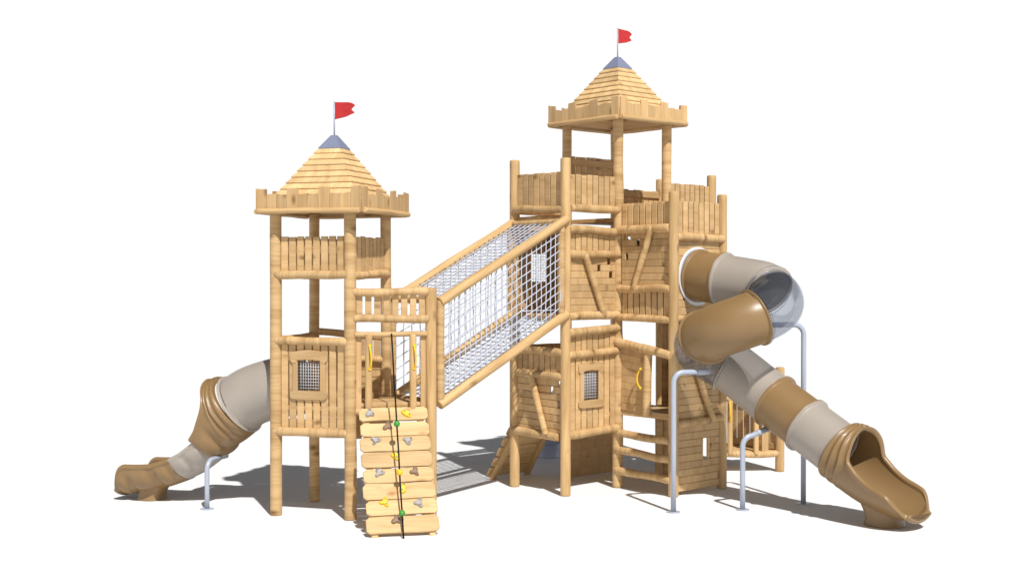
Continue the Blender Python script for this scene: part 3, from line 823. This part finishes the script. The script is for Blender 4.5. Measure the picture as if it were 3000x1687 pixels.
def chute(par, pts, mat, phi, rad, th=.045, ridges=(), name='exit_chute', bulge=(), bead=.04, tall=((0, 1), (9, 1)), mouth=None, mrate=195, step=.014, front=True):
    """trough swept along bed points. phi(x): half angle of the wall at arc length x; mouth: arc length where the closed hood opens"""
    pts = resample(pts, .02)
    for _ in range(3): pts = [pts[0]] + [(pts[k - 1] + pts[k] * 2 + pts[k + 1]) / 4 for k in range(1, len(pts) - 1)] + [pts[-1]]
    fr0 = frames(pts); cum = [0.0]
    for k in range(1, len(pts)): cum.append(cum[-1] + (pts[k] - pts[k - 1]).length)
    total = cum[-1]; xs = [total * k / int(total / step) for k in range(int(total / step) + 1)]
    if mouth is not None:
        xs = [q for q in xs if not mouth - .001 < q < mouth + .06] + [mouth + .06 * (k / 22) ** 2 for k in range(23)]; xs.sort()
    def at_x(x):
        k = 0
        while k < len(cum) - 2 and cum[k + 1] < x: k += 1
        f = min(1, max(0, (x - cum[k]) / (cum[k + 1] - cum[k])))
        return pts[k].lerp(pts[k + 1], f), [a.lerp(c, f).normalized() for a, c in zip(fr0[k], fr0[k + 1])]
    b = MB(); seg = 48; nb_ = 12; rings = []; n = len(xs)
    for i, x in enumerate(xs):
        pc, (t, s, w) = at_x(x); pts_i = pc
        ph = smooth_tab(phi, x, .04)
        if mouth is not None:
            if x <= mouth: ph = 179.99
            else:
                ph = 180 - mrate * math.sqrt(x - mouth); lo = smooth_tab(phi, x, .04)
                ph = lo + (ph - lo + math.sqrt((ph - lo) ** 2 + 60)) / 2 if ph - lo < 60 else ph
        ph = R(ph); rx = smooth_tab(rad, x, .05); ry = rx * smooth_tab(tall, x, .08); c = pts_i + w * ry
        ro = th
        fk = 0.0
        if front: fk = max(0, min(1, (x - total + .09) / .09)); fk = fk * fk * (3 - 2 * fk) * .024
        ro += fk
        rb_ = bead * min(1, max(0, (180 - math.degrees(ph)) / 18)) ** .5
        if front: 
            e = (total - x) / .22
            if e < 1: ph *= 1 - .36 * (1 - e) ** 2.2
        if front: rb_ *= .25 + .75 * min(1, max(0, (total - x) / .13)) ** .6
        def P(off, a): return c + s * math.sin(a) * (rx + off) - w * math.cos(a) * (ry + off)
        ri = []
        for j in range(seg + 1):
            a = -ph + 2 * ph * j / seg; o2 = 0
            for bx, ba, bw, bh in bulge:
                o2 += bh * math.exp(-((x - bx) / bw) ** 4 - ((abs(a) - R(ba)) / R(24)) ** 4)
            if mouth is not None:
                ad = abs(math.degrees(a)); rim = mouth + ((180 - max(ad, 88)) / mrate) ** 2
                for q, wd, am in ridges: o2 += am * math.exp(-((x / rim - q) / wd) ** 2) * min(1, max(0, (ad - 20) / 45))
            ri.append(P(ro + o2, a))
        hw = ro / 2
        def bead_pts(sg):
            o = P(hw, sg * ph); rd = (P(hw + 1e-3, sg * ph) - P(hw - 1e-3, sg * ph)).normalized(); tg = (P(hw, sg * (ph + 1e-3)) - P(hw, sg * ph)).normalized()
            out = []
            for q in range(1, nb_):
                g = math.radians(-35 + 250 * q / nb_)
                k = max(rb_, 1e-4)
                out.append(o + rd * (max(k, hw if rb_ < hw else k) * math.cos(g) if rb_ > 1e-3 else hw * math.cos(math.pi * q / nb_)) + tg * (k * (.75 + math.sin(g)) if rb_ > 1e-3 else 0))
            return out
        ri += bead_pts(1)
        for j in range(seg + 1): ri.append(P(-fk, ph - 2 * ph * j / seg))
        ri += bead_pts(-1)[::-1]
        rings.append(ri)
    base_n = len(rings[0])
    # rolled front lip
    t, s, w = fr0[-1]; last = rings[-1]; m = len(last); off_in = seg + 1 + nb_ - 1
    if front:
        for q in range(1, 6):
            g = math.pi / 2 * q / 5; out = []
            for idx, p in enumerate(last):
                if idx <= seg: mid = (p + last[off_in + seg - idx]) / 2
                elif off_in <= idx <= off_in + seg: mid = (p + last[seg - (idx - off_in)]) / 2
                elif idx < off_in: mid = (last[seg] + last[off_in]) / 2
                else: mid = (last[0] + last[off_in + seg]) / 2
                out.append(mid + (p - mid) * math.cos(g) + t * (.045 * math.sin(g)))
            rings.append(out)
    b.rings(rings, lambda i, j: (i * .05, j * .05), .5, cap0=True, cap1=True)
    return b.build(name, mat, par)
def pedestal(par, c, ax, rx, ry, top, mat, q_c=0.0):
    """foot moulded up to the underside of the trough; top = table of (distance, bed height)"""
    ay = V3((-ax.y, ax.x, 0)); rs = []
    for q in range(13):
        f = q / 12; k = 1.0 + .16 * f ** 3 + .05 * (1 - f) ** 4 - .05 * math.sin(math.pi * f); ring = []
        for i in range(40):
            a = 2 * math.pi * i / 40
            x = math.copysign(abs(math.cos(a)) ** .75, math.cos(a)) * rx * k - .05 * f ** 2; y = math.copysign(abs(math.sin(a)) ** .75, math.sin(a)) * ry * (1 - .05 * math.sin(math.pi * f))
            zt2 = smooth_tab(top, q_c + x, .04) - .022 + y * y / .9
            ring.append(V3((c.x, c.y, zt2 * f)) + ax * x + ay * y)
        rs.append(ring)
    b = MB(); b.rings(rs, lambda i, j: (i * .05, j * .05), .5); return b.build('pedestal', mat, par)
def leg(par, base, zt_, arm, r=.037):
    """bent steel pipe with a base plate; arm = end point of the horizontal part"""
    base = V3(base); arm = V3(arm); d = V3((arm.x - base.x, arm.y - base.y, 0)).normalized(); rb_ = .14
    pts = [base, base + UP * (zt_ - rb_) * .5, base + UP * (zt_ - rb_)]
    for k in range(1, 8):
        g = math.pi / 2 * k / 8; pts.append(base + UP * (zt_ - rb_ + rb_ * math.sin(g)) + d * (rb_ * (1 - math.cos(g))))
    pts += [base + UP * zt_ + d * rb_, arm]
    b = MB(); b.tube(pts, r, 16); lg = b.build('support_leg', M['steel'], par)
    a0_ = pts[-1]; a1_ = pts[-2]; ad = (a0_ - a1_).normalized()
    b = MB(); b.tube([a0_ - ad * .16, a0_ - ad * .155, a0_ + ad * .01], r * 1.15, 16); b.build('clamp', M['steel'], lg)
    b = MB(); b.tube([base, base + UP * .012], .092, 24); b.build('base_plate', M['steel'], lg)
    return lg

# ---- spiral tube slide on the right
W0 = FDE.pt(SLX, SLZ, .05); hc = V3((3.14, 17.6, 0)); RH = .5
SS = thing('spiral_slide', 'tan and grey spiral tube slide with clear bends and scooped exit at the right', 'tube slide', (3.14, 17.6, 0))
def hp(head, z): return hc + dr(head + 90) * RH + UP * z
heads = [-48, -60, -80, -100, -120, -140, -165, -180, -200, -220, -240, -258]
zt_tab = [(-48, 3.03), (-60, 2.97), (-100, 2.83), (-165, 2.63), (-200, 2.52), (-255, 2.36), (-300, 2.16), (-340, 1.93), (-356, 1.84)]
def zlin(h):
    for (a, p), (c, q) in zip(zt_tab, zt_tab[1:]):
        if h >= c: return p + (q - p) * (a - h) / (a - c)
    return zt_tab[-1][1]
ctrl = [W0, W0 + FDE.n * .3 + UP * -.03, W0 + FDE.n * .62 + V3((.02, .03, -.075))] + [hp(h, zlin(h)) for h in heads]
NB = len(ctrl) - 1
Q0 = V3((4.33, 16.815, .885)); S1 = V3((3.63, 17.62, 1.46)); dQ = Q0 - S1
ctrl += [V3((2.62, 17.80, 2.225)), V3((2.70, 18.05, 2.115)), V3((2.88, 18.19, 2.015)), V3((3.06, 18.20, 1.92)), V3((3.22, 18.08, 1.81))]
path = spline(ctrl, 6)
T0 = ctrl[-2]
run = spline([ctrl[-3], T0, ctrl[-1], S1.lerp(Q0, -.28), S1, S1.lerp(Q0, .5), Q0, Q0 + dQ * .2], 12)
run = run[12:12 * 6 + 1]
iW = lambda k: 6 * k
h_i = lambda h: 6 * (3 + heads.index(h))
tube_section(SS, path[0:10], M['brown'], label='short tan section bolted to the castle wall')
tube_section(SS, path[9:h_i(-60) + 1], M['grey'])
tube_section(SS, path[h_i(-60):h_i(-165) + 1], M['clear'], label='clear see-through bend')
tube_section(SS, path[h_i(-165):6 * NB + 1], M['brown'])
tube_section(SS, path[6 * NB:6 * (NB + 4) + 1], M['clear'], label='clear see-through bend')
k1, k2 = 37, 49
tube_section(SS, run[0:k1], M['grey']); tube_section(SS, run[k1 - 1:k2], M['brown']); tube_section(SS, run[k2 - 1:], M['grey'])
b = MB(); t = FDE.n
rs = [[W0 + FDE.n * dz + (FDE.d * math.cos(2 * math.pi * j / 40) + UP * math.sin(2 * math.pi * j / 40)) * rr for j in range(40)] for rr, dz in ((.35, -.035), (.425, -.035), (.43, -.03), (.43, -.018), (.425, -.012), (.35, -.012), (.35, -.035))]
b.rings(rs, lambda i, j: (i, j), .5, cap0=False, cap1=False); b.build('wall_flange', M['wire'], SS)
eS = V3((Q0.x - S1.x, Q0.y - S1.y, 0)).normalized(); tS = (Q0 - S1).normalized(); sS = tS.cross(UP).normalized(); wS = sS.cross(tS)
bed0 = Q0 - wS * .36
q0 = lambda q, z: V3((bed0.x, bed0.y, 0)) + eS * q + UP * z
z0_ = bed0.z; sl = tS.z / math.hypot(tS.x, tS.y)
bed = spline([bed0, q0(.16, z0_ + sl * .16), q0(.34, z0_ + sl * .34), q0(.55, z0_ + sl * .51), q0(.8, .215), q0(1.05, .165), q0(1.2, .155), q0(1.31, .158)], 8)
chute(SS, bed, M['brown'], [(0, 92), (.33, 90), (.48, 85), (.65, 79), (.83, 74), (1.05, 70), (1.22, 64), (1.36, 52), (1.5, 40)], [(0, .352), (.2, .37), (.5, .395), (1.5, .44)], th=.045,
      ridges=((.10, .10, .046), (.40, .10, .048), (.70, .09, .038)), tall=((0, 1.0), (.1, 1.04), (.25, 1.12), (.5, 1.12), (1.0, 1.0), (2, 1)), mouth=.175)
pedestal(SS, q0(.84, 0), eS, .235, .225, [(.34, z0_ + sl * .34), (.55, z0_ + sl * .51), (.8, .215), (1.05, .165), (1.3, .16)], M['brown'], .84)
leg(SS, (2.178, 17.207, 0), 1.885, (2.66, 17.36, 1.885))
leg(SS, (4.076, 17.839, 0), 2.505, (3.45, 17.75, 2.505))
leg(SS, (3.143, 17.383, 0), 1.005, (3.50, 17.51, 1.09))

# ---- left slide with a closed top and an open wave-shaped run
d31 = F31.n; m31 = (p1 + p3) / 2
LS = thing('wave_slide', 'grey and tan slide with hooded top and open wavy run, left of the low tower', 'slide', (m31.x + d31.x * 1.4, m31.y + d31.y * 1.4, 0))
sl_ = lambda s, z: m31 + d31 * s + UP * z
cen = spline([sl_(-.06, 1.70), sl_(.2, 1.66), sl_(.45, 1.60), (sl_(.70, 1.51)), sl_(.885, 1.395)], 7)
tube_section(LS, cen, M['grey'], r=.415, fl0=False)
c0 = cen[-1]; tt = (cen[-1] - cen[-2]).normalized(); ss = tt.cross(UP).normalized(); ww = ss.cross(tt)
bd0 = c0 - ww * .40; s0 = (bd0 - m31).dot(d31); zb0 = bd0.z
lb = spline([bd0, sl_(s0 + .16, zb0 - .12), sl_(.98, .845), sl_(1.08, .755), sl_(1.18, .665)], 9)
chute(LS, lb, M['brown'], [(0, 80), (.36, 80), (.45, 75), (2.6, 74)], [(0, .40), (.34, .42), (.7, .39), (1, .36)], th=.045,
      ridges=((.14, .11, .032), (.45, .10, .034), (.74, .08, .022)), bulge=((.52, 46, .10, .05), (.30, 50, .07, .03)), tall=((0, 1.0), (.06, 1.08), (.2, 1.17), (.5, 1.12), (.8, 1.0), (2, 1)), mouth=.10, mrate=186, name='hood_section', front=False)
lb2 = spline([sl_(1.13, .70), sl_(1.27, .592), sl_(1.47, .455), sl_(1.60, .39), sl_(1.71, .338)], 9)
chute(LS, lb2, M['grey'], [(0, 74), (2, 74)], [(0, .362), (1, .36)], th=.036, bead=.034, bulge=((.20, 50, .13, .03), (.52, 55, .10, .025)), name='run_section', front=False)
lb3 = spline([sl_(1.67, .358), sl_(1.85, .29), sl_(2.05, .225), sl_(2.3, .16), sl_(2.52, .118), sl_(2.73, .105)], 9)
chute(LS, lb3, M['brown'], [(0, 74), (.35, 75), (.8, 87), (.95, 80), (1.07, 60), (1.2, 30)], [(0, .36), (1.2, .37)], th=.045, bulge=((.2, 46, .09, .045), (.58, 52, .14, .05), (.92, 46, .08, .035)), name='exit_chute')
pedestal(LS, sl_(2.30, 0), d31, .18, .21, [(1.85, .29), (2.05, .225), (2.3, .16), (2.55, .115), (2.79, .10)], M['brown'], 2.30)
leg(LS, (-4.171, 17.443, 0), .665, (-4.02, 17.93, .665), r=.033)

# ---- pale open slide behind the castle
m_ = (pL + pK) / 2; dS = V3((-.30, .954, 0))
RS = thing('rear_slide', 'pale blue open slide behind the castle, glimpsed between its left posts', 'slide', (m_.x + dS.x * 1.6, m_.y + dS.y * 1.6, 0))
rs_ = lambda s, z: m_ + dS * s + UP * z
chute(RS, spline([rs_(.1, 1.2), rs_(.6, 1.02), rs_(1.2, .62), rs_(1.8, .3), rs_(2.3, .2), rs_(2.6, .2)], 8), M['pale'], [(0, 75), (3, 66)], [(0, .36), (3, .38)], th=.03)
pedestal(RS, rs_(2.2, 0), dS, .2, .2, [(1.8, .3), (2.3, .2), (2.6, .2)], M['pale'], 2.2)

# ================================================================== GROUND, LIGHT, CAMERA
b = MB(); rs = []
for rr in (.01, 10, 40, 200, 900):
    rs.append([V3((0 + rr * math.cos(2 * math.pi * j / 64), 18 + rr * math.sin(2 * math.pi * j / 64), 0)) for j in range(64)])
b.rings(rs, lambda i, j: (i, j), .5, cap0=True, cap1=False, smooth=False)
g = b.build('ground', M['ground']); g['kind'] = 'structure'; g['label'] = 'plain white ground under the playground'

SUN_EL, SUN_AZ = 51.0, -70.0   # azimuth measured from +X, counter-clockwise
w = bpy.data.worlds.new('World'); SC.world = w; w.use_nodes = True
nt = w.node_tree; nt.nodes.clear(); L = nt.links.new
out = N(nt, 'ShaderNodeOutputWorld'); bg = N(nt, 'ShaderNodeBackground'); L(bg.outputs[0], out.inputs[0])
sky = N(nt, 'ShaderNodeTexSky', sky_type='NISHITA'); sky.sun_disc = False; sky.sun_elevation = R(SUN_EL); sky.sun_rotation = R(90 - SUN_AZ)
hs = N(nt, 'ShaderNodeHueSaturation'); hs.inputs['Saturation'].default_value = .30; hs.inputs['Value'].default_value = .55; L(sky.outputs[0], hs.inputs['Color'])
# white haze that fills the lower sky, seen all round the horizon
tc = N(nt, 'ShaderNodeTexCoord'); sx = N(nt, 'ShaderNodeSeparateXYZ'); L(tc.outputs['Generated'], sx.inputs[0])
mr = N(nt, 'ShaderNodeMapRange', interpolation_type='SMOOTHSTEP'); L(sx.outputs['Z'], mr.inputs[0])
mr.inputs['From Min'].default_value = .225; mr.inputs['From Max'].default_value = .32; mr.inputs['To Min'].default_value = 1; mr.inputs['To Max'].default_value = 0
SKY = .05
mx = N(nt, 'ShaderNodeMix', data_type='RGBA'); L(mr.outputs[0], mx.inputs['Factor']); L(hs.outputs[0], mx.inputs['A']); mx.inputs['B'].default_value = (1.03 / SKY, 1.03 / SKY, 1.03 / SKY, 1)
L(mx.outputs['Result'], bg.inputs['Color']); bg.inputs['Strength'].default_value = SKY

sun = bpy.data.lights.new('sun', 'SUN'); sun.energy = 4.7; sun.angle = R(.9); sun.color = (1, .975, .94)
so = bpy.data.objects.new('sun', sun); COL.objects.link(so); so.location = (6, 5, 12)
dirv = V3((math.cos(R(SUN_AZ)) * math.cos(R(SUN_EL)), math.sin(R(SUN_AZ)) * math.cos(R(SUN_EL)), math.sin(R(SUN_EL))))
so.rotation_euler = dirv.to_track_quat('Z', 'Y').to_euler()

cam = bpy.data.cameras.new('camera'); cam.sensor_width = 36; cam.lens = 36 * 3213.05 / 2576; cam.clip_end = 3000; cam.clip_start = .1
co = bpy.data.objects.new('camera', cam); COL.objects.link(co); co.location = (0, 0, 3.1857); co.rotation_euler = (R(90 - .5414), 0, 0)
SC.camera = co
vs = SC.view_settings; vs.view_transform = 'Standard'; vs.look = 'None'; vs.gamma = 1; vs.exposure = 0; vs.use_curve_mapping = False
SC.cycles.transparent_max_bounces = 24
SC.cycles.max_bounces = 8
